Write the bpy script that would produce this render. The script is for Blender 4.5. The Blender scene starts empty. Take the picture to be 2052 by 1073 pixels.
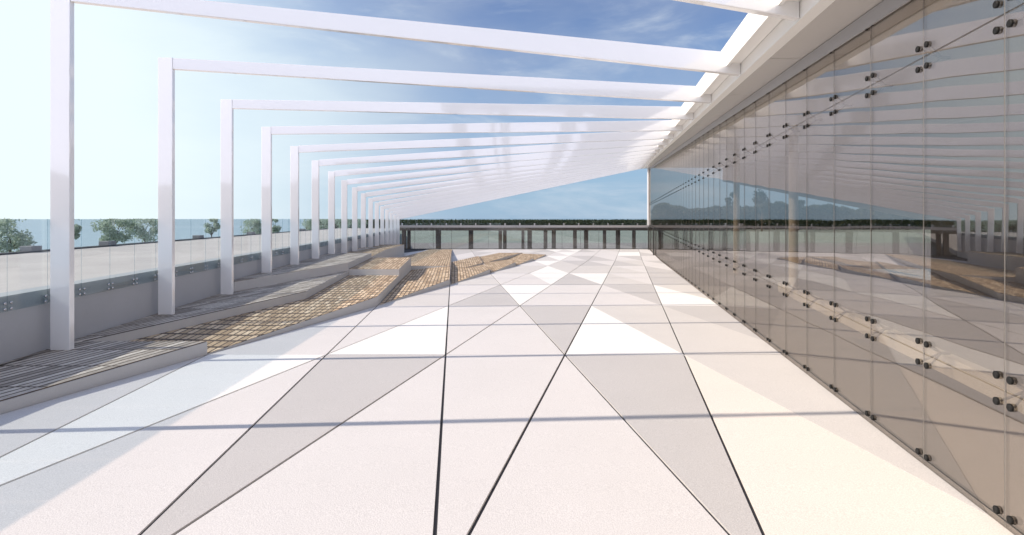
import bpy, bmesh, math, random
from mathutils import Vector, Matrix
random.seed(7)
S = 2.4272            # metres per bay of the steel frames
EYE = 1.6
F = 1100.0            # focal length in photograph pixels (used for the lens only)
sc = bpy.context.scene
C = sc.collection

def P(x, y, z):       # bay units about the eye -> metres
    return Vector((S*x, S*y, S*z + EYE))

# ------------------------------------------------------------------ materials
def newmat(name):
    m = bpy.data.materials.new(name); m.use_nodes = True
    nt = m.node_tree; nt.nodes.clear()
    out = nt.nodes.new('ShaderNodeOutputMaterial')
    return m, nt, out

def N(nt, t, **kw):
    n = nt.nodes.new(t)
    for k, v in kw.items():
        if k in n.inputs: n.inputs[k].default_value = v
        else: setattr(n, k, v)
    return n

def rgb(c): return (c[0], c[1], c[2], 1)

def surf(name, col, rough=0.6, var=0.06, scale=3.0, bump=0.0, bscale=60, metal=0, coat=0, spec=0.5, fine=0.0, emis=None):
    m, nt, out = newmat(name)
    b = N(nt, 'ShaderNodeBsdfPrincipled', Roughness=rough, Metallic=metal)
    b.inputs['Coat Weight'].default_value = coat
    b.inputs['Coat Roughness'].default_value = 0.04; b.inputs['Coat IOR'].default_value = 1.9
    b.inputs['Specular IOR Level'].default_value = spec
    tc = N(nt, 'ShaderNodeTexCoord')
    no = N(nt, 'ShaderNodeTexNoise', Scale=scale, Detail=5.0, Roughness=0.6)
    nt.links.new(tc.outputs['Object'], no.inputs['Vector'])
    mx = N(nt, 'ShaderNodeMix', data_type='RGBA')
    mx.inputs[6].default_value = rgb([c*(1-var) for c in col])
    mx.inputs[7].default_value = rgb([min(1, c*(1+var)) for c in col])
    nt.links.new(no.outputs['Fac'], mx.inputs[0])
    src = mx.outputs[2]
    if fine:
        n2 = N(nt, 'ShaderNodeTexNoise', Scale=130.0, Detail=3.0)
        nt.links.new(tc.outputs['Object'], n2.inputs['Vector'])
        mr = N(nt, 'ShaderNodeMapRange'); mr.inputs[1].default_value = 0.3; mr.inputs[2].default_value = 0.7
        mr.inputs[3].default_value = 1-fine; mr.inputs[4].default_value = 1+fine
        nt.links.new(n2.outputs['Fac'], mr.inputs[0])
        mm = N(nt, 'ShaderNodeMix', data_type='RGBA', blend_type='MULTIPLY'); mm.inputs[0].default_value = 1
        nt.links.new(src, mm.inputs[6]); nt.links.new(mr.outputs[0], mm.inputs[7]); src = mm.outputs[2]
    nt.links.new(src, b.inputs['Base Color'])
    if bump:
        n3 = N(nt, 'ShaderNodeTexNoise', Scale=bscale, Detail=4.0)
        nt.links.new(tc.outputs['Object'], n3.inputs['Vector'])
        bp = N(nt, 'ShaderNodeBump', Strength=bump, Distance=0.01)
        nt.links.new(n3.outputs['Fac'], bp.inputs['Height'])
        nt.links.new(bp.outputs[0], b.inputs['Normal'])
    nt.links.new(b.outputs[0], out.inputs[0])
    return m

def glass(name, tint, fac, rough=0.0, gcol=(1, 1, 1), grazing=0.0, warp=0.0):
    m, nt, out = newmat(name)
    tr = N(nt, 'ShaderNodeBsdfTransparent'); tr.inputs[0].default_value = rgb(tint)
    gl = N(nt, 'ShaderNodeBsdfGlossy', Roughness=rough); gl.inputs[0].default_value = rgb(gcol)
    mix = N(nt, 'ShaderNodeMixShader')
    if grazing:
        fr = N(nt, 'ShaderNodeFresnel', IOR=1.5)
        ma = N(nt, 'ShaderNodeMath', operation='MULTIPLY_ADD')
        ma.inputs[1].default_value = grazing; ma.inputs[2].default_value = fac; ma.use_clamp = True
        nt.links.new(fr.outputs[0], ma.inputs[0]); nt.links.new(ma.outputs[0], mix.inputs[0])
    else:
        mix.inputs[0].default_value = fac
    nt.links.new(tr.outputs[0], mix.inputs[1]); nt.links.new(gl.outputs[0], mix.inputs[2])
    if warp:
        tc = N(nt, 'ShaderNodeTexCoord'); no = N(nt, 'ShaderNodeTexNoise', Scale=.9, Detail=1.0)
        nt.links.new(tc.outputs['Object'], no.inputs['Vector'])
        bp = N(nt, 'ShaderNodeBump', Strength=warp, Distance=0.05)
        nt.links.new(no.outputs['Fac'], bp.inputs['Height']); nt.links.new(bp.outputs[0], gl.inputs['Normal'])
    nt.links.new(mix.outputs[0], out.inputs[0])
    return m

def wood(name, skew, squeeze, bw, rh, ms, grey=0.0):
    m, nt, out = newmat(name)
    b = N(nt, 'ShaderNodeBsdfPrincipled', Roughness=0.75)
    tc = N(nt, 'ShaderNodeTexCoord')
    sx = N(nt, 'ShaderNodeSeparateXYZ'); nt.links.new(tc.outputs['Object'], sx.inputs[0])
    sk = N(nt, 'ShaderNodeMath', operation='MULTIPLY_ADD'); sk.inputs[1].default_value = -skew
    nt.links.new(sx.outputs[1], sk.inputs[0]); nt.links.new(sx.outputs[0], sk.inputs[2])
    mp = N(nt, 'ShaderNodeCombineXYZ'); nt.links.new(sx.outputs[1], mp.inputs[0]); nt.links.new(sk.outputs[0], mp.inputs[1])
    bv = N(nt, 'ShaderNodeVectorMath', operation='MULTIPLY'); bv.inputs[1].default_value = (1/squeeze, 1, 1); nt.links.new(mp.outputs[0], bv.inputs[0])
    br = N(nt, 'ShaderNodeTexBrick', Scale=1.0)
    br.offset = 0.0; br.squash = 1.0
    br.inputs['Brick Width'].default_value = bw; br.inputs['Row Height'].default_value = rh
    br.inputs['Mortar Size'].default_value = ms; br.inputs['Mortar Smooth'].default_value = 0.1
    br.inputs['Bias'].default_value = 0.0
    br.inputs['Color1'].default_value = (0, 0, 0, 1); br.inputs['Color2'].default_value = (1, 1, 1, 1)
    br.inputs['Mortar'].default_value = (0.5, 0.5, 0.5, 1)
    nt.links.new(bv.outputs[0], br.inputs['Vector'])
    cr = N(nt, 'ShaderNodeValToRGB')
    e = cr.color_ramp.elements
    e[0].position = 0.0; e[0].color = (0.36, 0.26, 0.165, 1)
    e[1].position = 1.0; e[1].color = (0.78, 0.64, 0.46, 1)
    x = e.new(0.35); x.color = (0.50, 0.375, 0.24, 1)
    x = e.new(0.65); x.color = (0.60, 0.46, 0.31, 1)
    nt.links.new(br.outputs['Color'], cr.inputs[0])
    # long weathering streaks along the planks
    mp2 = N(nt, 'ShaderNodeMapping'); mp2.inputs['Scale'].default_value = (7, 60, 14)
    nt.links.new(mp.outputs[0], mp2.inputs[0])
    no = N(nt, 'ShaderNodeTexNoise', Scale=1.0, Detail=6.0, Roughness=0.7)
    nt.links.new(mp2.outputs[0], no.inputs['Vector'])
    c2 = N(nt, 'ShaderNodeValToRGB'); e = c2.color_ramp.elements
    e[0].position = 0.32; e[0].color = (0.34, 0.31, 0.29, 1); e[1].position = 0.54; e[1].color = (1.15, 1.12, 1.1, 1)
    nt.links.new(no.outputs['Fac'], c2.inputs[0])
    mm = N(nt, 'ShaderNodeMix', data_type='RGBA', blend_type='MULTIPLY'); mm.inputs[0].default_value = 0.8
    nt.links.new(cr.outputs[0], mm.inputs[6]); nt.links.new(c2.outputs[0], mm.inputs[7])
    hs = N(nt, 'ShaderNodeHueSaturation', Saturation=1.0-grey, Value=1.0-.15*grey); nt.links.new(mm.outputs[2], hs.inputs['Color'])
    dk = N(nt, 'ShaderNodeMix', data_type='RGBA')
    dk.inputs[7].default_value = (0.10, 0.07, 0.05, 1)
    nt.links.new(br.outputs['Fac'], dk.inputs[0]); nt.links.new(hs.outputs[0], dk.inputs[6])
    nt.links.new(dk.outputs[2], b.inputs['Base Color'])
    inv = N(nt, 'ShaderNodeMath', operation='SUBTRACT'); inv.inputs[0].default_value = 1.0
    nt.links.new(br.outputs['Fac'], inv.inputs[1])
    ad = N(nt, 'ShaderNodeMath', operation='ADD'); nt.links.new(inv.outputs[0], ad.inputs[0]); nt.links.new(no.outputs['Fac'], ad.inputs[1])
    bp = N(nt, 'ShaderNodeBump', Strength=0.6, Distance=0.012)
    nt.links.new(ad.outputs[0], bp.inputs['Height']); nt.links.new(bp.outputs[0], b.inputs['Normal'])
    nt.links.new(b.outputs[0], out.inputs[0])
    return m

M = {}
M['white'] = surf('white_paint', (0.87, 0.86, 0.86), rough=0.12, var=0.03, scale=1.2, coat=0.9, spec=0.7)
M['fascia'] = surf('fascia_paint', (0.86, 0.84, 0.80), rough=0.35, var=0.03, scale=1.0)
M['soffit'] = surf('soffit_panel', (0.52, 0.49, 0.46), rough=0.25, var=0.05, scale=0.8)
M['concrete'] = surf('smooth_concrete', (0.44, 0.445, 0.46), rough=0.75, var=0.08, scale=2.0, bump=0.15, fine=0.04)
M['riser'] = surf('riser_concrete', (0.52, 0.51, 0.50), rough=0.8, var=0.07, scale=2.5, bump=0.15, fine=0.04)
TILE = [(0.77, 0.755, 0.74), (0.625, 0.60, 0.595), (0.49, 0.47, 0.465), (0.57, 0.545, 0.53), (0.70, 0.645, 0.60)]
for i, c in enumerate(TILE):
    M['tile%d' % i] = surf(['white_tile', 'pale_tile', 'grey_tile', 'beige_tile', 'cream_tile'][i], c, rough=0.6, var=0.055, scale=0.9, bump=0.2, bscale=120, fine=0.14)
M['groove'] = surf('joint_bed', (0.045, 0.045, 0.05), rough=0.9)
M['wood'] = wood('weathered_shaded_planks', .215, 1, .75, .105, .014, .55)  # near platforms: greyness of their shade put into the board colour
M['woodgrid'] = wood('weathered_block_grid', -.1045, 3.6, .105, .105, .0125)
M['wallglass'] = glass('curtain_glass', (0.79, 0.765, 0.735), 0.285, gcol=(0.90, 0.86, 0.82), warp=0.06)
M['railglass'] = glass('rail_glass', (0.80, 0.85, 0.87), 0.045)
M['darkglass'] = glass('parapet_glass', (0.74, 0.76, 0.76), 0.06)
M['black'] = surf('black_bolt', (0.008, 0.008, 0.008), rough=0.6, spec=0.25)
M['steel'] = surf('brushed_steel', (0.62, 0.62, 0.64), rough=0.25, metal=1.0)
M['gasket'] = surf('clear_gasket', (0.19, 0.18, 0.17), rough=0.3)
M['fitting'] = surf('grey_fitting', (0.30, 0.28, 0.26), rough=0.5)
M['greyrail'] = surf('grey_rail', (0.34, 0.33, 0.33), rough=0.45)
M['jamb'] = surf('dark_jamb', (0.04, 0.038, 0.035), rough=0.4)
M['brown'] = surf('brown_stone', (0.13, 0.105, 0.09), rough=0.8, var=0.2)
M['cream'] = surf('cream_paint', (0.72, 0.66, 0.56), rough=0.5, var=0.04)
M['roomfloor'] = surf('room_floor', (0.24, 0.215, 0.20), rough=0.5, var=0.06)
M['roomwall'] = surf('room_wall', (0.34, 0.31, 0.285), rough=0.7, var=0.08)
M['plaza'] = surf('plaza_paving', (0.60, 0.53, 0.49), rough=0.8, var=0.25, scale=0.25, fine=0.05)
M['kerb'] = surf('kerb_stone', (0.09, 0.09, 0.095), rough=0.8)
M['block'] = surf('block_stone', (0.27, 0.26, 0.26), rough=0.8)
M['asphalt'] = surf('grey_ground', (0.32, 0.31, 0.31), rough=0.9, var=0.12, scale=0.1)
M['meadow'] = surf('meadow_grass', (0.32, 0.38, 0.34), rough=0.9, var=0.3, scale=0.06)
M['water'] = surf('lake_water', (0.40, 0.50, 0.56), rough=0.4, var=0.1, scale=0.05, bump=0.4, bscale=0.8)
M['bark'] = surf('bark', (0.09, 0.07, 0.05), rough=0.9)
M['hill'] = surf('hill_ground', (0.07, 0.09, 0.05), rough=0.95, var=0.3, scale=0.03)

def leafmat(name, a, b):
    m, nt, out = newmat(name)
    bs = N(nt, 'ShaderNodeBsdfPrincipled', Roughness=0.7)
    g = N(nt, 'ShaderNodeNewGeometry')
    mx = N(nt, 'ShaderNodeMix', data_type='RGBA')
    mx.inputs[6].default_value = rgb(a); mx.inputs[7].default_value = rgb(b)
    nt.links.new(g.outputs['Random Per Island'], mx.inputs[0])
    nt.links.new(mx.outputs[2], bs.inputs['Base Color'])
    tl_ = N(nt, 'ShaderNodeBsdfTranslucent'); nt.links.new(mx.outputs[2], tl_.inputs[0])
    ms = N(nt, 'ShaderNodeMixShader'); ms.inputs[0].default_value = .4
    nt.links.new(bs.outputs[0], ms.inputs[1]); nt.links.new(tl_.outputs[0], ms.inputs[2])
    nt.links.new(ms.outputs[0], out.inputs[0])
    return m
M['leaf'] = leafmat('leaves', (0.05, 0.085, 0.025), (0.13, 0.17, 0.05))
M['leafhazed'] = leafmat('hazed_leaves', (0.38, 0.46, 0.36), (0.50, 0.56, 0.47))  # fading by haze and glass mixed into the leaf colour
M['leafdark'] = leafmat('dark_leaves', (0.022, 0.038, 0.016), (0.06, 0.066, 0.026))

# ------------------------------------------------------------------ object helpers
def obj(name, bm, mats, parent=None, smooth=False):
    me = bpy.data.meshes.new(name)
    bmesh.ops.recalc_face_normals(bm, faces=bm.faces[:])
    bm.to_mesh(me); bm.free()
    for m in (mats if isinstance(mats, (list, tuple)) else [mats]): me.materials.append(m)
    if smooth:
        for p in me.polygons: p.use_smooth = True
    o = bpy.data.objects.new(name, me); C.objects.link(o)
    if parent is not None:
        o.parent = parent; o.matrix_parent_inverse = Matrix.Translation(-parent.location)
    return o

def thing(name, label, cat, loc, group=None):
    o = bpy.data.objects.new(name, None); C.objects.link(o)
    o.empty_display_size = 0.2; o.location = loc
    o['label'] = label; o['category'] = cat
    if group: o['group'] = group
    return o

def tag(o, label, cat, group=None):
    o['label'] = label; o['category'] = cat
    if group: o['group'] = group
    return o

def structure(o): o['kind'] = 'structure'; return o

def addhull(bm, bot, top, mi=0):
    """prism between two matching loops of points (metres)"""
    b = [bm.verts.new(p) for p in bot]; t = [bm.verts.new(p) for p in top]
    n = len(b); fs = [bm.faces.new(t), bm.faces.new(b[::-1])]
    for i in range(n):
        j = (i+1) % n; fs.append(bm.faces.new((b[i], b[j], t[j], t[i])))
    for f in fs: f.material_index = mi
    return fs

def addbox8(bm, p):   # p: 4 bottom, 4 top
    return addhull(bm, p[:4], p[4:])

def abox(bm, x0, x1, y0, y1, z0, z1):   # metres, axis aligned
    return addbox8(bm, [Vector(q) for q in ((x0,y0,z0),(x1,y0,z0),(x1,y1,z0),(x0,y1,z0),(x0,y0,z1),(x1,y0,z1),(x1,y1,z1),(x0,y1,z1))])

def bevel(bm, w, seg=1):
    bmesh.ops.bevel(bm, geom=[e for e in bm.edges], offset=w, segments=seg, affect='EDGES', clamp_overlap=True)

def disc(bm, c, n, r, th, seg=14):   # short round stud with a chamfer, axis n
    n = n.normalized(); u = n.cross(Vector((0,0,1))).normalized(); v = n.cross(u)
    rings = []
    for (rr, d) in ((r*0.98, -th/2), (r, -th*0.2), (r, th*0.3), (r*0.8, th/2)):
        rings.append([bm.verts.new(c + n*d + (u*math.cos(a)+v*math.sin(a))*rr) for a in [2*math.pi*k/seg for k in range(seg)]])
    for a, b in zip(rings, rings[1:]):
        for k in range(seg): bm.faces.new((a[k], a[(k+1) % seg], b[(k+1) % seg], b[k]))
    bm.faces.new(rings[0][::-1]); bm.faces.new(rings[-1])

def tube(bm, a, b, r0, r1, seg=8):
    d = (b-a).normalized(); u = d.orthogonal().normalized(); v = d.cross(u)
    A = [bm.verts.new(a+(u*math.cos(t)+v*math.sin(t))*r0) for t in [2*math.pi*k/seg for k in range(seg)]]
    B = [bm.verts.new(b+(u*math.cos(t)+v*math.sin(t))*r1) for t in [2*math.pi*k/seg for k in range(seg)]]
    for k in range(seg): bm.faces.new((A[k], A[(k+1) % seg], B[(k+1) % seg], B[k]))
    bm.faces.new(A[::-1]); bm.faces.new(B)

# ------------------------------------------------------------------ plan lines (bay units about the eye)
def zf(y):                                # sloping terrace floor
    if y < 12.97: return -.659-.0255*y
    return -.9897-(y-12.97)*.0097
def xl(y, off=0.0): return -.1009*y-2.003-off       # line of the frame posts
def xg(y, off=0.0): return .2045*y+.85+off          # glass wall
YEND = 18.95
def rowY(r): return 2.97+2*(r-1)
def rowX(r, k): return .286+.645*k+.43*(r-1)
def node(r, k): return (rowX(r, k), rowY(r))

def clip(poly, a, b, c):                  # keep a*x+b*y<=c
    out = []
    for i in range(len(poly)):
        p, q = poly[i], poly[(i+1) % len(poly)]
        dp = a*p[0]+b*p[1]-c; dq = a*q[0]+b*q[1]-c
        if dp <= 0: out.append(p)
        if dp*dq < 0:
            t = dp/(dp-dq); out.append((p[0]+t*(q[0]-p[0]), p[1]+t*(q[1]-p[1])))
    return out
def cliptri(tri, offs):
    poly = [(-30, -30), (30, -30), (30, 40), (-30, 40)]
    cx = sum(p[0] for p in tri)/3; cy = sum(p[1] for p in tri)/3
    for i in range(3):
        p, q = tri[i], tri[(i+1) % 3]
        a, b = q[1]-p[1], -(q[0]-p[0]); l = math.hypot(a, b); a /= l; b /= l
        c = a*p[0]+b*p[1]
        if a*cx+b*cy > c: a, b, c = -a, -b, -c
        poly = clip(poly, a, b, c-offs[i])
        if len(poly) < 3: return []
    return poly
def terrace_clip(poly):
    for (a, b, c) in ((-1, -.1009, 2.09-.004), (1, -.2045, .85+.002), (0, 1, YEND-.02)):
        if len(poly) >= 3: poly = clip(poly, a, b, c)
    return poly

# ------------------------------------------------------------------ terrace floor
known = {('u',1,-2):0, ('d',1,-2):1, ('u',1,-1):1, ('d',1,-1):2, ('u',1,0):0, ('d',1,0):3, ('u',1,1):3, ('d',1,1):2,
         ('u',0,0):1, ('d',0,-1):1, ('u',0,-1):1, ('d',0,-2):2, ('u',0,-2):1, ('d',0,-3):0, ('u',0,-3):1, ('d',0,0):2,
         ('u',0,1):4, ('d',0,1):3, ('u',0,2):0, ('d',2,-2):0, ('u',2,-2):2, ('d',2,-3):1, ('u',2,-1):1, ('d',2,-1):1,
         ('u',2,0):1, ('d',2,0):2, ('u',2,1):0, ('d',2,1):3, ('u',3,-2):1, ('u',3,-1):2, ('d',3,-1):0,('u',3,0):3,('d',3,-2):0}
bm = bmesh.new()
rnd = random.Random(5)
def groove(kind, r, k, edge):
    if edge == 'v1': return .0022
    if edge == 'v2': return .0048
    # v2-v1 family: deep joint only left of the middle
    kk = k + r    # constant along a v2-v1 line
    return .0048 if kk <= 1 else .0006
for r in range(-3, 9):
    for k in range(-10, 10):
        A = node(r, k); B = node(r, k+1); D = node(r+1, k); E = node(r+1, k+1)
        # up triangle A,B,D ; down triangle D,E,B
        for kind, tri, edges in (('u', (A, B, D), (('v1', k), ('w', k+1), ('v2', k))), ('d', (D, E, B), (('v1', k), ('v2', k+1), ('w', k+1)))):
            offs = [groove(kind, r, e[1], e[0]) for e in edges]
            poly = terrace_clip(cliptri(tri, offs))
            if len(poly) < 3: continue
            mi = known.get((kind, r, k))
            if mi is None: mi = rnd.choice((0, 1, 1, 1, 2, 3, 3))
            if kind == 'u' and mi == 0 and r > 3 and rnd.random() < .3: mi = 1
            dz = rnd.uniform(-.0006, .0006)
            top = [P(x, y, zf(y)+dz) for x, y in poly]; bot = [p-Vector((0, 0, .02)) for p in top]
            addhull(bm, bot, top, mi)
structure(obj('terrace_floor', bm, [M['tile%d' % i] for i in range(5)]))
bm = bmesh.new()
for (y0, y1) in ((-3.05, 12.97), (12.97, YEND)):
    pts = [(xl(y0, .086), y0), (xg(y0), y0), (xg(y1), y1), (xl(y1, .086), y1)]
    addhull(bm, [P(x, y, zf(y))-Vector((0, 0, .35)) for x, y in pts], [P(x, y, zf(y))-Vector((0, 0, .013)) for x, y in pts])
structure(obj('terrace_slab', bm, M['groove']))

# ------------------------------------------------------------------ timber platforms
def platform(pts, label, mat='woodgrid'):
    """pts: [(x,y,z)] in bay units, clipped at the wall; timber slab on a concrete body"""
    cx = sum(p[0] for p in pts)/len(pts); cy = sum(p[1] for p in pts)/len(pts)
    base = P(cx, cy, zf(cy))
    t = thing('timber_platform', label, 'deck platform', base, 'stepped timber platforms along the left wall')
    bm = bmesh.new()
    addhull(bm, [P(x, y, zf(y)-.0015) for x, y, z in pts], [P(x, y, z)-Vector((0, 0, .009)) for x, y, z in pts])
    obj('riser', bm, M['riser'], t)
    bm = bmesh.new()
    # inset the boards a little
    n = len(pts); ins = []
    area = sum(pts[i][0]*pts[(i+1) % n][1]-pts[(i+1) % n][0]*pts[i][1] for i in range(n))
    sg = 1 if area > 0 else -1
    for i in range(n):
        p0, p1, p2 = Vector(pts[i-1][:2]), Vector(pts[i][:2]), Vector(pts[(i+1) % n][:2])
        d1 = (p1-p0).normalized(); d2 = (p2-p1).normalized()
        n1 = Vector((-d1.y, d1.x))*sg; n2 = Vector((-d2.y, d2.x))*sg
        bis = n1+n2
        if bis.length < .3: bis = n1
        k = .005/max(.35, bis.normalized().dot(n1)); q = p1+bis.normalized()*k
        ins.append((q.x, q.y, pts[i][2]))
    top = [P(*q) for q in ins]; bot = [p-Vector((0, 0, .0085)) for p in top]
    addhull(bm, bot, top)
    obj('planking', bm, M[mat], t)
    return t
def nd(r, k, z): x, y = node(r, k); return (x, y, z)
def wl(y, z): return (xl(y, .084), y, z)
platform([(rowX(1,-3)-.215*2.6, rowY(1)-2.6, -.662), nd(1,-3,-.662), (rowX(1,-4)-.05, rowY(1), -.662), wl(2.9, -.662), wl(.15, -.662)],
         'nearest shaded timber platform, low wedge at the left edge of the photo', 'wood')
platform([wl(2.86,-.657), nd(1,-4,-.657), nd(2,-4,-.657), nd(3,-5,-.657), wl(6.97,-.657)], 'long timber strip against the wall behind the nearest platform', 'wood')
platform([(rowX(1,-4)+.0, rowY(1)+.003, -.712), (rowX(1,-3), rowY(1)+.003, -.728), nd(2,-3,-.703), nd(3,-4,-.718), nd(3,-5,-.716), nd(2,-4,-.722)],
         'large sunlit timber platform with its low point at the floor beyond the nearest platform')
platform([nd(2,-5,-.57), nd(3,-5,-.558), nd(4,-6,-.56), wl(8.97,-.56), wl(4.9,-.57)], 'raised timber platform against the wall with a sunlit far corner', 'wood')
platform([(rowX(3,-5), rowY(3)+.003, -.637), (rowX(3,-4), rowY(3)+.003, -.637), nd(4,-5,-.63), nd(4,-6,-.63)], 'sunlit timber block whose flat front face crosses above the large sunlit platform')
platform([(rowX(2,-3)+.01, rowY(2)+.02, -.7825), nd(3,-3,-.768), nd(4,-4,-.766), nd(4,-5,-.835), nd(3,-4,-.797)], 'half shaded timber platform with a long bright right edge in the middle of the row')
platform([nd(4,-5,-.766), (rowX(4,-4)-.002, rowY(4)+.003, -.764), nd(5,-5,-.83), (rowX(9,-9)+.05, 18.6, -1.036), (rowX(9,-9)-.7, 18.6, -1.036), nd(5,-7,-.85), nd(4,-6,-.80)], 'long sunlit timber platform running back towards the far parapet')
platform([nd(4,-6,-.615), nd(5,-7,-.612), (rowX(7,-9), 14.97, -.70), wl(14.97,-.70), wl(9.0,-.615)], 'narrow timber platform by the far posts with a small sunlit tip')
platform([(xl(10.9)+.03,10.9,-.594),(xl(12.8)+.12,12.8,-.646),(xl(18.8)+.05,18.8,-.90), wl(18.8,-.90), wl(10.9,-.594)], 'thin ramped strip at the foot of the farthest posts')
platform([(rowX(3,-3)+.012, rowY(3)+.03, -.8345), nd(4,-3,-.8237), nd(5,-4,-.905), nd(4,-4,-.85)], 'timber platform half in shadow right of the bright edge')
platform([(rowX(4,-4)+.002, rowY(4)+.004, -.868), nd(5,-4,-.8726), nd(6,-5,-.877), nd(5,-5,-.862)], 'small timber wedge behind the shadowed platform')
platform([(rowX(4,-3)+.012, rowY(4)+.03, -.885), nd(5,-3,-.865), nd(6,-4,-.955), nd(5,-4,-.885)], 'sunlit timber wedge right of the half shadowed platform')
platform([(rowX(5,-4)+.002, rowY(5)+.004, -.90), nd(6,-4,-.8926), nd(7,-4,-.9255), nd(7,-5,-.9255), nd(6,-5,-.90)], 'far raised timber wedge with its shaded side face towards the floor')
platform([(rowX(5,-3)+.012, rowY(5)+.03, -.936), nd(6,-3,-.933), nd(7,-4,-.935), nd(6,-4,-.958)], 'second last timber wedge of the row towards the floor')
platform([(rowX(6,-3)+.012, rowY(6)+.03, -.986), nd(7,-3,-.973), nd(7,-4,-.945)], 'last and smallest timber wedge at the right tip of the row')

# ------------------------------------------------------------------ left wall and glass balustrade
t = thing('parapet_wall', 'smooth grey concrete wall behind the white posts on the left', 'wall', P(xl(8, .15), 8, zf(8)))
bm = bmesh.new()
y0, y1 = -3.0, YEND+.12
pts = [(xl(y0, .087), y0), (xl(y1, .087), y1), (xl(y1, .20), y1), (xl(y0, .20), y0)]
addhull(bm, [P(x, y, zf(y)-.13) for x, y in pts], [P(x, y, -.358) for x, y in pts])
obj('wall_body', bm, M['concrete'], t)

t = thing('glass_balustrade', 'clear frameless glass balustrade on the left wall with round silver studs', 'glass railing', P(xl(8, .065), 8, -.43))
dY = .25
js = [2.53+dY*(i-18) for i in range(0, 18+67)]
js = [y for y in js if -2 < y < YEND]
cnt = 0
rest = bmesh.new(); nrest = 0
studs = bmesh.new()
vis = 0
for a, b in zip(js, js[1:]):
    far = not (1.0 < b and vis < 68)
    g = .0012
    bm = rest if far else bmesh.new()
    q = [(xl(a+g, .066), a+g), (xl(b-g, .066), b-g), (xl(b-g, .0712), b-g), (xl(a+g, .0712), a+g)]
    addhull(bm, [P(x, y, -.427) for x, y in q], [P(x, y, -.001) for x, y in q])
    pan = None
    if not far:
        pan = obj('glass_pane', bm, M['railglass'], t); vis += 1
    for (yy, sgn) in ((a, 1), (b, -1)):
        for dz in (.0135, -.0135):
            cpt = P(xl(yy+sgn*.018, .0635), yy+sgn*.018, -.402+dz)
            if b > 1.0 and cnt < 96:
                s = bmesh.new(); disc(s, cpt, Vector((1, .1009, 0)), .017, .012)
                obj('stud', s, M['steel'], t, True); cnt += 1
            else:
                disc(studs, cpt, Vector((1, .1009, 0)), .017, .012, 8)
o = obj('glass_pane', rest, M['railglass'], t); o['kind'] = 'stuff'
o = obj('stud', studs, M['steel'], t); o['kind'] = 'stuff'

# ------------------------------------------------------------------ white frames
ORD = ['first', 'second', 'third', 'fourth', 'fifth', 'sixth', 'seventh', 'eighth', 'ninth', 'tenth', 'eleventh', 'twelfth', 'thirteenth', 'fourteenth', 'fifteenth', 'sixteenth']
TH = .032
def HL(y): return 1.374-.07*y
def ZR(y): return .602+.06*y
def frame(i):
    Y = 2.77+(i-1); Yr = Y+.2
    if i == 0: lab = 'overhead white beam cut off at the top edge, closest to the camera'
    elif i == 17: lab = 'farthest white frame, with the tall thin corner post beside the glass wall'
    elif i == 1: lab = 'nearest white frame post at far left, its broad beam crossing the top of the photo'
    else: lab = '%s white post and beam frame counted from the left edge' % ORD[i-1]
    t = thing('steel_frame', lab, 'frame', P(xl(Y), Y, zf(Y)), 'white portal frames over the terrace')
    hw = .05; X = xl(Y); top = HL(Y); hb = .08
    XR = xg(Yr)-.22; zr = ZR(Yr); hr = .115
    bm = bmesh.new()
    zt = top-.0012
    addbox8(bm, [P(X-hw, Y, zf(Y)), P(X+hw, Y, zf(Y)), P(X+hw, Y+TH, zf(Y)), P(X-hw, Y+TH, zf(Y)),
                 P(X-hw, Y, zt), P(X+hw, Y, zt), P(X+hw, Y+TH, zt), P(X-hw, Y+TH, zt)])
    bevel(bm, .006)
    obj('post', bm, M['white'], t)
    bm = bmesh.new(); x0 = X+hw+.0008; sl = (zr+hr-top)/(XR-(X-hw)); yl = lambda x: Y+(x-X)/(XR-X)*(Yr-Y)
    zt0 = top+sl*(x0-(X-hw)); zb0 = top-hb
    addbox8(bm, [P(x0, yl(x0), zb0), P(XR, Yr, zr), P(XR, Yr+TH, zr), P(x0, yl(x0)+TH, zb0),
                 P(x0, yl(x0), zt0), P(XR, Yr, zr+hr), P(XR, Yr+TH, zr+hr), P(x0, yl(x0)+TH, zt0)])
    bevel(bm, .006)
    obj('beam', bm, M['white'], t)
    # deepening bracket below the beam at the canopy edge
    bm = bmesh.new(); xa = XR-.12
    zb = lambda x: zb0+(zr-zb0)*(x-x0)/(XR-x0)
    if i == 17:
        bm.free(); bm = bmesh.new(); w = .045
        xx = xg(YEND)-.02
        addbox8(bm, [P(xx-w, YEND-.1, -.225), P(xx+w, YEND-.1, -.225), P(xx+w, YEND-.02, -.225), P(xx-w, YEND-.02, -.225),
                     P(xx-w, YEND-.1, ZR(YEND)-.012), P(xx+w, YEND-.1, ZR(YEND)-.012), P(xx+w, YEND-.02, ZR(YEND)-.012), P(xx-w, YEND-.02, ZR(YEND)-.012)])
        obj('corner_post', bm, M['white'], t)
    else:
        bm.free()
for i in range(0, 18): frame(i)

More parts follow.
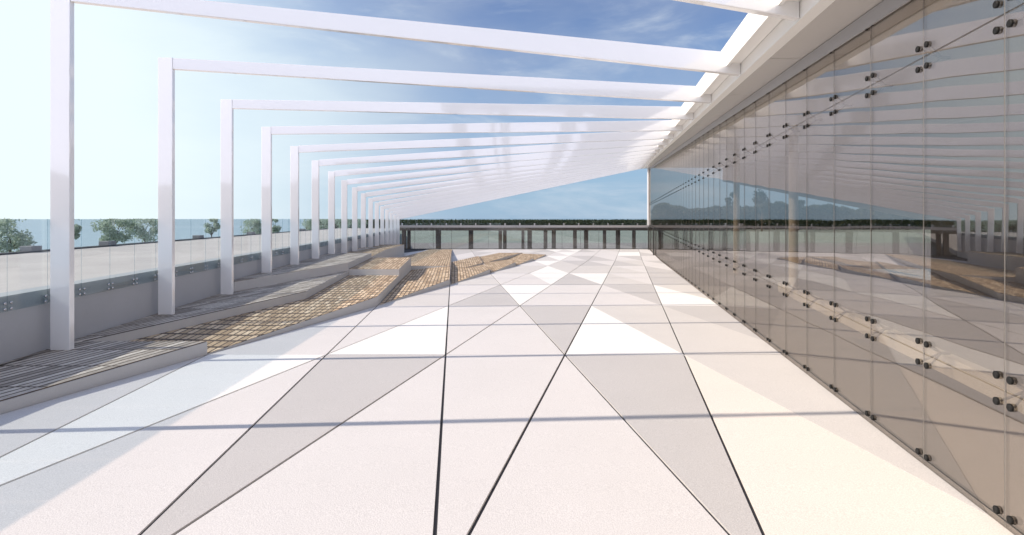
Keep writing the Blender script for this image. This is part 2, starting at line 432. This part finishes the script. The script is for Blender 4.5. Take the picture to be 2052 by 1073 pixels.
# ------------------------------------------------------------------ canopy edge above the glass wall
t = thing('canopy_edge', 'white roof edge with grey soffit along the top of the glass wall', 'roof edge', P(xg(8)-.2, 8, ZR(8)))
def strip(bm, o0, o1, z0, z1, y0=-2.5, y1=YEND+.1, zo=ZR):
    addbox8(bm, [P(xg(y0)+o0, y0, zo(y0)+z0), P(xg(y0)+o1, y0, zo(y0)+z0), P(xg(y1)+o1, y1, zo(y1)+z0), P(xg(y1)+o0, y1, zo(y1)+z0),
                 P(xg(y0)+o0, y0, zo(y0)+z1), P(xg(y0)+o1, y0, zo(y0)+z1), P(xg(y1)+o1, y1, zo(y1)+z1), P(xg(y1)+o0, y1, zo(y1)+z1)])
bm = bmesh.new(); strip(bm, -.219, -.17, -.004, .12); obj('fascia', bm, M['fascia'], t)
bm = bmesh.new(); strip(bm, -.30, -.285, .045, .165); strip(bm, -.284, -.221, .06, .075); obj('gutter', bm, M['fascia'], t)
y = -2.4
bm = bmesh.new()
while y < YEND-.1:       # soffit panels with open joints
    strip(bm, -.169, .03, .0, .012, y+.004, min(y+.996, YEND+.05)); y += 1.0
obj('soffit', bm, M['soffit'], t)
bm = bmesh.new(); strip(bm, -.168, 2.5, .03, .10); obj('roof_deck', bm, M['fascia'], t)
bm = bmesh.new(); strip(bm, -.012, -.0045, -.055, -.003); obj('head_rail', bm, M['greyrail'], t)

# ------------------------------------------------------------------ glass wall
t = thing('glass_wall', 'tall reflective curtain wall of bolted glass panes on the right', 'glass wall', P(xg(8), 8, zf(8)))
def zmid(y): return -.395+.0085*y
def ztop(y): return .456+.002*y
def zhead(y): return ZR(y)-.004
jy = [1.227+.3338*(i-3) for i in range(0, 57)]
jy = [y for y in jy if y < YEND-.1]+[YEND-.02]
rows = [(zf, zmid), (zmid, ztop), (ztop, zhead)]
rest = bmesh.new()
n = 0; g = .0016
for a, b in zip(jy, jy[1:]):
    for (lo, hi) in rows:
        near = a > .5 and n < 99
        bm = bmesh.new() if near else rest
        q = [(a+g, 0), (b-g, 0), (b-g, .005), (a+g, .005)]
        d = .0018
        addhull(bm, [P(xg(y)+o_, y, lo(y)+d) for y, o_ in q], [P(xg(y)+o_, y, hi(y)-d) for y, o_ in q])
        if near:
            obj('glass_pane', bm, M['wallglass'], t); n += 1
o = obj('glass_pane', rest, M['wallglass'], t); o['kind'] = 'stuff'
for y in jy[1:-1]:
    bm = bmesh.new(); z0, z1 = zf(y)+.002, zhead(y)-.002
    q = [(y-.0013, .0008), (y+.0013, .0008), (y+.0013, .0042), (y-.0013, .0042)]
    addhull(bm, [P(xg(a)+o_, a, z0) for a, o_ in q], [P(xg(a)+o_, a, z1) for a, o_ in q])
    obj('gasket', bm, M['gasket'], t)
nrm = Vector((-1, .2045, 0))
restb = bmesh.new(); n = 0
for y in jy[1:-1]:
    for (zz, sg) in ((zf(y)+.029, 0), (zmid(y), 1), (ztop(y), 1), (ZR(y)-.05, 0)):
        for dz in ((.0297, -.0297) if sg else (0,)):
            for dy in (-.0225, .0225):
                yy = y+dy
                base = zz+(0 if sg else (zf(yy)-zf(y) if zz < -.5 else 0))
                c = P(xg(yy)-.004, yy, base+dz)
                if y > 1.1 and n < 96:
                    b_ = bmesh.new(); disc(b_, c, nrm, .0215, .014, 18); obj('bolt', b_, M['black'], t, False); n += 1
                else:
                    disc(restb, c, nrm, .0215, .014, 10)
o = obj('bolt', restb, M['black'], t); o['kind'] = 'stuff'
# inside fittings: four-armed brackets on a horizontal tube beam
n = 0
for y in jy[3:16]:
    for zz in (zmid(y), ztop(y)):
        bm = bmesh.new(); c = P(xg(y)+.05, y, zz)
        for dz in (.0297, -.0297):
            for dy in (-.0225, .0225):
                tube(bm, c, P(xg(y+dy)+.006, y+dy, zz+dz), .009, .006, 6)
        tube(bm, c, P(xg(y)+.075, y, zz), .012, .012, 6)
        obj('spider_fitting', bm, M['fitting'], t)
bm = bmesh.new(); strip(bm, .075, .11, -.068, -.014, 0.2, 3.3, zmid); obj('transom', bm, M['cream'], t)
bm = bmesh.new(); strip(bm, -.0015, .0065, .0, .0016, -2.4, YEND-.1, zf); obj('base_channel', bm, M['jamb'], t)
for (yj) in (15.3, 18.6):
    bm = bmesh.new(); w = .03
    x = xg(yj)-.012
    addbox8(bm, [P(x-w, yj, zf(yj)), P(x, yj, zf(yj)), P(x, yj+.04, zf(yj)), P(x-w, yj+.04, zf(yj)), P(x-w, yj, -.27), P(x, yj, -.27), P(x, yj+.04, -.27), P(x-w, yj+.04, -.27)])
    obj('jamb', bm, M['jamb'], t)

# room behind the glass
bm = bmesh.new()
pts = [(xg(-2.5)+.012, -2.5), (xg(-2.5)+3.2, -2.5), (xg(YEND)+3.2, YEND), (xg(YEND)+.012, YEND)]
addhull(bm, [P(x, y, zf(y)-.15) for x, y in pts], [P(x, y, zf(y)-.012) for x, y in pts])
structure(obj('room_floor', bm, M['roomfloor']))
bm = bmesh.new()      # rear wall; raking lower edge shaped to stand in for the mirrored roof line
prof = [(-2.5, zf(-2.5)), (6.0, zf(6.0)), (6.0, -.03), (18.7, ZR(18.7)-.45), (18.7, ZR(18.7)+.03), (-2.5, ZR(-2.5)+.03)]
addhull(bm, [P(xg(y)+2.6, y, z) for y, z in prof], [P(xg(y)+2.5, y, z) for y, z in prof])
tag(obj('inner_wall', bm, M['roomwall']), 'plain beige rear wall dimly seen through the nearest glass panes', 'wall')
for (px, off, lab) in ((1590, .9, 'wide cream round column standing behind the glass'), (1476, .9, 'pale round column farther back behind the glass')):
    k = (px-1026)/F; Y = (.85+off)/(k-.2045)
    bm = bmesh.new(); a = P(xg(Y)+off, Y, zf(Y)-.012); b = P(xg(Y)+off, Y, ZR(Y)+.03)
    tube(bm, a, b, .11, .11, 24)
    tag(obj('round_column', bm, M['cream'], None, False), lab, 'column', 'round columns inside the glass wall')

# ------------------------------------------------------------------ far parapet
t = thing('glass_parapet', 'dark tinted glass parapet with grey rail across the far end of the terrace', 'parapet', P(-1.2, YEND, zf(YEND)))
xa, xb = xl(YEND, .08), xg(YEND)+.0
bm = bmesh.new(); abox(bm, S*xa, S*(xb+3.0), S*YEND, S*(YEND+.06), S*(-.30)+EYE, S*(-.222)+EYE); obj('top_rail', bm, M['greyrail'], t)
bm = bmesh.new(); abox(bm, S*xa, S*(xb+3.0), S*(YEND-.004), S*(YEND+.05), S*(-1.055)+EYE, S*(-1.03)+EYE); obj('bottom_rail', bm, M['jamb'], t)
x = xa
while x < xb+2.9:
    bm = bmesh.new(); abox(bm, S*(x+.004), S*(x+.63), S*(YEND+.02), S*(YEND+.027), S*(-1.029)+EYE, S*(-.302)+EYE)
    obj('tinted_pane', bm, M['darkglass'], t)
    bm = bmesh.new(); abox(bm, S*(x-.004), S*(x+.003), S*(YEND+.015), S*(YEND+.032), S*(-1.029)+EYE, S*(-.302)+EYE)
    obj('mullion', bm, M['jamb'], t)
    x += .636
bm = bmesh.new(); abox(bm, S*xa, S*(xb+3), S*(YEND+.028), S*(YEND+.033), S*(-.2215)+EYE, S*(.0)+EYE); obj('upper_glass', bm, M['railglass'], t)
x = xa+.2
while x < xb+2.9:
    bm = bmesh.new(); abox(bm, S*(x-.022), S*(x+.022), S*(YEND+.005), S*(YEND+.024), S*(-.2215)+EYE, S*(-.15)+EYE)
    obj('stanchion', bm, M['steel'], t); x += .508

# colonnade just beyond the parapet, standing on the lower ground
GZ = -4.0+EYE
t = thing('colonnade', 'row of dark brown columns under a beam seen through the far parapet glass', 'colonnade', (0, S*21, GZ))
YC = 20.6
cols = [(805,813),(816,822),(873,883),(939,948),(999,1006),(1008,1015),(1045,1051),(1057,1066),(1090,1097),(1106,1114),(1149,1156),(1171,1179),(1209,1215),(1235,1243),(1268,1274),(1320,1330),(1370,1378)]
for i, (a, b) in enumerate(cols):
    yc = YC+(.25 if i % 2 else 0)
    x0 = (a-1026)/F*yc; x1 = (b-1026)/F*yc
    bm = bmesh.new(); abox(bm, S*x0, S*x1, S*yc, S*(yc+.13), GZ, S*(-.44)+EYE); bevel(bm, .02)
    obj('column', bm, M['brown'], t)
bm = bmesh.new(); abox(bm, S*(-4.4), S*8, S*(YC-.03), S*(YC+.42), S*(-.438)+EYE, S*(-.34)+EYE); obj('lintel', bm, M['brown'], t)

# ------------------------------------------------------------------ lower plaza, kerb and blocks on the left
def xk(y, off=0): return -.1009*y-12.9-off
bm = bmesh.new()
pts = [(xl(-6, .205), -6), (xl(19.2, .205), 19.2), (-12.6, 60), (xk(60), 60), (xk(-6), -6)]
addhull(bm, [P(x, y, -1.2) for x, y in pts], [P(x, y, -1.03) for x, y in pts])
structure(obj('plaza', bm, M['plaza']))
bm = bmesh.new()
pts = [(xk(-6), -6), (xk(60), 60), (xk(60, .35), 60), (xk(-6, .35), -6)]
addhull(bm, [P(x, y, -1.25) for x, y in pts], [P(x, y, -.985) for x, y in pts])
tag(obj('low_wall', bm, M['kerb']), 'low dark wall along the far side of the lower plaza', 'wall')
for j, (px, lab) in enumerate(((73, 'square grey stone block on the low wall left of the nearest post'), (224, 'square grey stone block on the low wall between the first two posts'), (404, 'square grey stone block on the low wall left of the third post'), (508, 'square grey stone block on the low wall left of the fourth post'), (610, 'square grey stone block on the low wall left of the sixth post'))):
    Y = 12.9*1100/(915-px)
    bm = bmesh.new(); x = xk(Y, .17)
    abox(bm, S*(x-.19), S*(x+.19), S*(Y-.19), S*(Y+.19), S*-.984+EYE, S*-.83+EYE); bevel(bm, .03)
    tag(obj('stone_block', bm, M['block']), lab, 'block', 'stone blocks on the low plaza wall')

# ------------------------------------------------------------------ land and water
bm = bmesh.new(); abox(bm, -3000, 3000, -1500, 6000, -4.6+EYE, -4.3+EYE)
structure(obj('water', bm, M['water']))
bm = bmesh.new(); abox(bm, -34, 420, S*19.4, 92, -4.5+EYE, GZ)
structure(obj('ground', bm, M['asphalt']))
bm = bmesh.new(); abox(bm, -50, 420, 92, 420, -4.55+EYE, GZ-.02)
structure(obj('meadow', bm, M['meadow']))
bm = bmesh.new()
pts = [(xk(-6, .36), -6), (xk(75, .36), 75), (xk(75, 3.2), 75), (xk(-6, 3.2), -6)]
addhull(bm, [P(x, y, -1.8) for x, y in pts], [P(x, y, -1.36) for x, y in pts])
structure(obj('shore_ground', bm, M['meadow']))

def leafquad(bm, p, s, rn):
    n = Vector((rn.gauss(0, 1), rn.gauss(0, 1), rn.gauss(0, .8)+.3)).normalized()
    u = n.orthogonal().normalized(); v = n.cross(u); a = rn.uniform(0, 6.28)
    u, v = u*math.cos(a)+v*math.sin(a), v*math.cos(a)-u*math.sin(a)
    s1 = s*rn.uniform(.7, 1.2); s2 = s*rn.uniform(.45, .8)
    vs = [bm.verts.new(p+u*s1), bm.verts.new(p+v*s2), bm.verts.new(p-u*s1), bm.verts.new(p-v*s2)]
    bm.faces.new(vs)

def tree(base, h, w, lab, mat, rn, zmax=None, leaf=.16, n=1500, group=None, trunkfrac=.3):
    t = thing('tree', lab, 'tree', base, group)
    bm = bmesh.new()
    topz = h*.8
    tube(bm, base, base+Vector((0, 0, h*.45)), h*.022, h*.014, 8)
    clumps = []
    for i in range(16):
        f = rn.uniform(trunkfrac, .95); rr = w*.5*math.sin(math.pi*min(1, (f-trunkfrac+.12)/(1.12-trunkfrac)))**.6
        a = rn.uniform(0, 6.28); d = rr*math.sqrt(rn.uniform(.1, 1))
        c = base+Vector((math.cos(a)*d, math.sin(a)*d, h*f)); clumps.append((c, w*rn.uniform(.14, .24)))
        if not zmax or c.z < zmax: tube(bm, base+Vector((0, 0, h*max(.2, f-.3))), c, h*.009, h*.003, 5)
    obj('trunk', bm, M['bark'], t)
    bm = bmesh.new()
    for i in range(n):
        c, r = rn.choice(clumps)
        d = Vector((rn.gauss(0, 1), rn.gauss(0, 1), rn.gauss(0, .8))).normalized()*r*rn.uniform(.4, 1.15)
        p = c+d
        if zmax and p.z > zmax: continue
        leafquad(bm, p, leaf, rn)
    obj('crown', bm, mat, t)

rn = random.Random(11)
tl = [(20, 17, 95, 505, 'broad pale green tree at the extreme left edge'), (137, 20, 42, 480, 'small pale tree just right of the nearest post'),
      (232, 22, 62, 488, 'rounded pale tree midway between the first two posts'), (290, 22, 56, 486, 'pale green tree just left of the second post'),
      (424, 26, 26, 466, 'sliver of a pale tree just left of the third post'), (507, 27, 50, 476, 'pale green tree left of the fourth post'),
      (549, 28, 22, 470, 'narrow pale tree right of the fourth post'), (614, 30, 42, 464, 'dense pale green tree left of the sixth post'),
      (652, 31, 46, 466, 'green tree between the sixth and seventh posts'), (684, 32, 38, 465, 'green tree behind the seventh post'), (716, 34, 34, 462, 'green tree behind the eighth post')]
for px, Y, wpx, ybot, lab in tl:
    Y = 14190/(915-px)*1.13
    xx = (px-1026)/F*Y; w = wpx*Y/F*S; zb = (439-ybot)*Y/F*S+EYE
    base = Vector((S*xx, S*Y, -3.3+EYE))
    h = (EYE-base.z)*1.25
    tf = max(.15, (zb-base.z)/h+.05)
    tree(base, h, w, lab, M['leafhazed'], rn, zmax=EYE-.02, leaf=.13, n=2600, group='trees beyond the lower plaza', trunkfrac=tf)
for px, ytop, Y, wpx, lab in ((1467, 388, 75, 26, 'tall leafy tree seen through the glass, left one of the pair'), (1527, 386, 72, 38, 'tall broad tree seen through the glass, right one of the pair'), (1600, 402, 80, 26, 'lower tree seen through the glass to the right of the pair')):
    xx = (px-1026)/F*Y; w = wpx*Y/F*S
    base = Vector((S*xx, S*Y, GZ-.02)); h = (439-ytop)*Y/F*S+EYE-base.z
    tree(base, h*1.02, w, lab, M['leafdark'], rn, leaf=.34, n=2400, group='tall trees beyond the glass wall', trunkfrac=.3)

# far woods: low belt beyond the meadow, tall on the right
bm = bmesh.new(); rn = random.Random(3)
for i in range(52000):
    D = rn.uniform(205, 235)
    px = rn.uniform(640, 2200)
    if px < 1307: top = EYE-.55
    else:
        top = EYE+D/F*(24+4*math.sin(px*.021)+3*math.sin(px*.057+1)+1.6*math.sin(px*.19))*min(1, (px-1300)/14)
    z = GZ+(top-GZ)*(1-rn.random()**1.6)
    leafquad(bm, Vector(((px-1026)/F*D, D, z)), rn.uniform(.55, 1.15)*(.5 if px < 1307 else 1), rn)
o = obj('far_woods', bm, M['leafdark']); o['kind'] = 'stuff'; o['label'] = 'dark green woods along the far shore'; o['category'] = 'woods'

# pale building added behind the viewpoint only for its reflection in the glossy beams
t = thing('building', 'pale flat roofed building added behind the viewpoint, ghosted as blocks in the centre beams', 'building', P(6, -10, -1))
bm = bmesh.new()
for a, b in ((-.95, -.35), (.6, .75), (1.0, 1.35), (3.45, 4.05), (4.55, 14)):
    abox(bm, S*a, S*b, S*-10.4, S*-10, S*2.3+EYE, S*4.0+EYE)
abox(bm, S*-.95, S*14, S*-10.5, S*-9.99, S*-1.7+EYE, S*2.3+EYE-.002)
obj('wall', bm, M['roomwall'], t)
bm = bmesh.new(); abox(bm, S*-1.1, S*14.1, S*-10.8, S*-9.85, S*4.0+EYE+.002, S*4.25+EYE); obj('roof', bm, M['soffit'], t)

# hills behind the camera, mirrored in the glossy posts
bm = bmesh.new(); prev = None
for k in range(0, 41):
    a = math.radians(180+k*4.5)     # from -X round behind the camera to +X
    R = 420; h = 38+7*math.sin(k*.9)+5*math.sin(k*2.1)
    b = Vector((math.cos(a)*R, math.sin(a)*R-40, -4.5+EYE)); m_ = Vector((math.cos(a)*(R+120), math.sin(a)*(R+120)-40, h)); c = Vector((math.cos(a)*(R+300), math.sin(a)*(R+300)-40, -4.5+EYE))
    cur = [bm.verts.new(v) for v in (b, m_, c)]
    if prev:
        bm.faces.new((prev[0], cur[0], cur[1], prev[1])); bm.faces.new((prev[1], cur[1], cur[2], prev[2]))
    prev = cur
structure(obj('hills', bm, M['hill']))

# ------------------------------------------------------------------ light
tosun = Vector((-1.53, -.102, 1)).normalized()
el = math.asin(tosun.z); rot = math.atan2(tosun.x, tosun.y)
sun = bpy.data.lights.new('sun', 'SUN'); sun.energy = 4.9; sun.angle = math.radians(.5); sun.color = (1.0, .88, .735)
so = bpy.data.objects.new('sun', sun); C.objects.link(so); so.rotation_euler = tosun.to_track_quat('Z', 'Y').to_euler()
so.location = (-20, 0, 30)
w = bpy.data.worlds.new('World'); sc.world = w; w.use_nodes = True
nt = w.node_tree; nt.nodes.clear()
out = nt.nodes.new('ShaderNodeOutputWorld'); bg = nt.nodes.new('ShaderNodeBackground'); bg.inputs[1].default_value = .078
sky = nt.nodes.new('ShaderNodeTexSky'); sky.sky_type = 'NISHITA'; sky.sun_disc = False
sky.sun_elevation = el; sky.sun_rotation = rot; sky.air_density = 1.0; sky.dust_density = .4; sky.ozone_density = 2.0
tc = nt.nodes.new('ShaderNodeTexCoord')
mp = nt.nodes.new('ShaderNodeMapping'); mp.inputs['Scale'].default_value = (1.2, 1.2, 3.0)
nt.links.new(tc.outputs['Generated'], mp.inputs[0])
no = nt.nodes.new('ShaderNodeTexNoise'); no.inputs['Scale'].default_value = 1.7; no.inputs['Detail'].default_value = 6; no.inputs['Roughness'].default_value = .5
nt.links.new(mp.outputs[0], no.inputs['Vector'])
sep = nt.nodes.new('ShaderNodeSeparateXYZ'); nt.links.new(tc.outputs['Generated'], sep.inputs[0])
def smooth(src, a0, a1, o0, o1):
    mr = nt.nodes.new('ShaderNodeMapRange'); mr.interpolation_type = 'SMOOTHSTEP'
    mr.inputs[1].default_value = a0; mr.inputs[2].default_value = a1; mr.inputs[3].default_value = o0; mr.inputs[4].default_value = o1
    nt.links.new(src, mr.inputs[0]); return mr.outputs[0]
def math2(op, x, y):
    m_ = nt.nodes.new('ShaderNodeMath'); m_.operation = op
    for i_, v_ in enumerate((x, y)):
        if hasattr(v_, 'links'): nt.links.new(v_, m_.inputs[i_])
        else: m_.inputs[i_].default_value = v_
    return m_.outputs[0]
def mixc(fac, base, col):
    mx = nt.nodes.new('ShaderNodeMix'); mx.data_type = 'RGBA'; mx.inputs[7].default_value = (*col, 1)
    nt.links.new(base, mx.inputs[6]); nt.links.new(fac, mx.inputs[0]); return mx.outputs[2]
X_, Y_, Z_ = sep.outputs
tint = nt.nodes.new('ShaderNodeMix'); tint.data_type = 'RGBA'; tint.blend_type = 'MULTIPLY'; tint.inputs[0].default_value = 1; tint.inputs[7].default_value = (.95, 1.08, 1.38, 1)
nt.links.new(sky.outputs[0], tint.inputs[6]); base = tint.outputs[2]
# pale blue band of air low over the water
base = mixc(smooth(Z_, .0, .38, .85, .0), base, (3.2, 5.2, 7.2))
# thin cloud veil everywhere
base = mixc(math2('MULTIPLY', smooth(no.outputs['Fac'], .36, .66, .1, .6), 1.0), base, (4.4, 5.2, 6.8))
wp = nt.nodes.new('ShaderNodeMapping'); wp.inputs['Scale'].default_value = (1.5, 1.5, 5.5); wp.inputs['Rotation'].default_value = (.3, .35, .5); nt.links.new(tc.outputs['Generated'], wp.inputs[0])
wn = nt.nodes.new('ShaderNodeTexNoise'); wn.inputs['Scale'].default_value = 2.6; wn.inputs['Detail'].default_value = 8; wn.inputs['Roughness'].default_value = .6; wn.inputs['Distortion'].default_value = .5; nt.links.new(wp.outputs[0], wn.inputs['Vector'])
base = mixc(smooth(wn.outputs['Fac'], .46, .76, 0, .6), base, (6.8, 7.6, 8.6))
# bright veil round the sun's side, low in the sky
side = math2('ADD', math2('MULTIPLY', X_, -1.0), math2('MULTIPLY', no.outputs['Fac'], .35))
veil = math2('MULTIPLY', math2('MULTIPLY', smooth(side, .22, .78, 0, 1), smooth(X_, -.97, -.8, .4, 1)), smooth(Z_, .28, .5, 1, .05))
base = mixc(veil, base, (9.0, 10.3, 10.8))
# bright cloud bank added to the unseen sky behind the camera, lighting the frames
back = math2('MULTIPLY', smooth(math2('ADD', math2('MULTIPLY', Y_, -1.0), math2('MULTIPLY', no.outputs['Fac'], .3)), .35, .8, 0, 1), smooth(Z_, .5, .8, 1, 0))
base = mixc(back, base, (15.2, 15.8, 19.0))
mxo = base
nt.links.new(mxo, bg.inputs[0]); nt.links.new(bg.outputs[0], out.inputs[0])

# ------------------------------------------------------------------ camera
cam = bpy.data.cameras.new('camera'); co = bpy.data.objects.new('camera', cam); C.objects.link(co)
co.location = (0, 0, EYE); co.rotation_euler = (math.radians(90), 0, 0)
cam.sensor_width = 36; cam.lens = 36*F/2052; cam.shift_y = -97.5/2052; cam.clip_start = .05; cam.clip_end = 9000
sc.camera = co
sc.view_settings.view_transform = 'Standard'; sc.view_settings.look = 'None'; sc.view_settings.gamma = 1; sc.view_settings.use_curve_mapping = False
sc.view_settings.exposure = .34
sc.cycles.transparent_max_bounces = 32
sc.cycles.max_bounces = 8
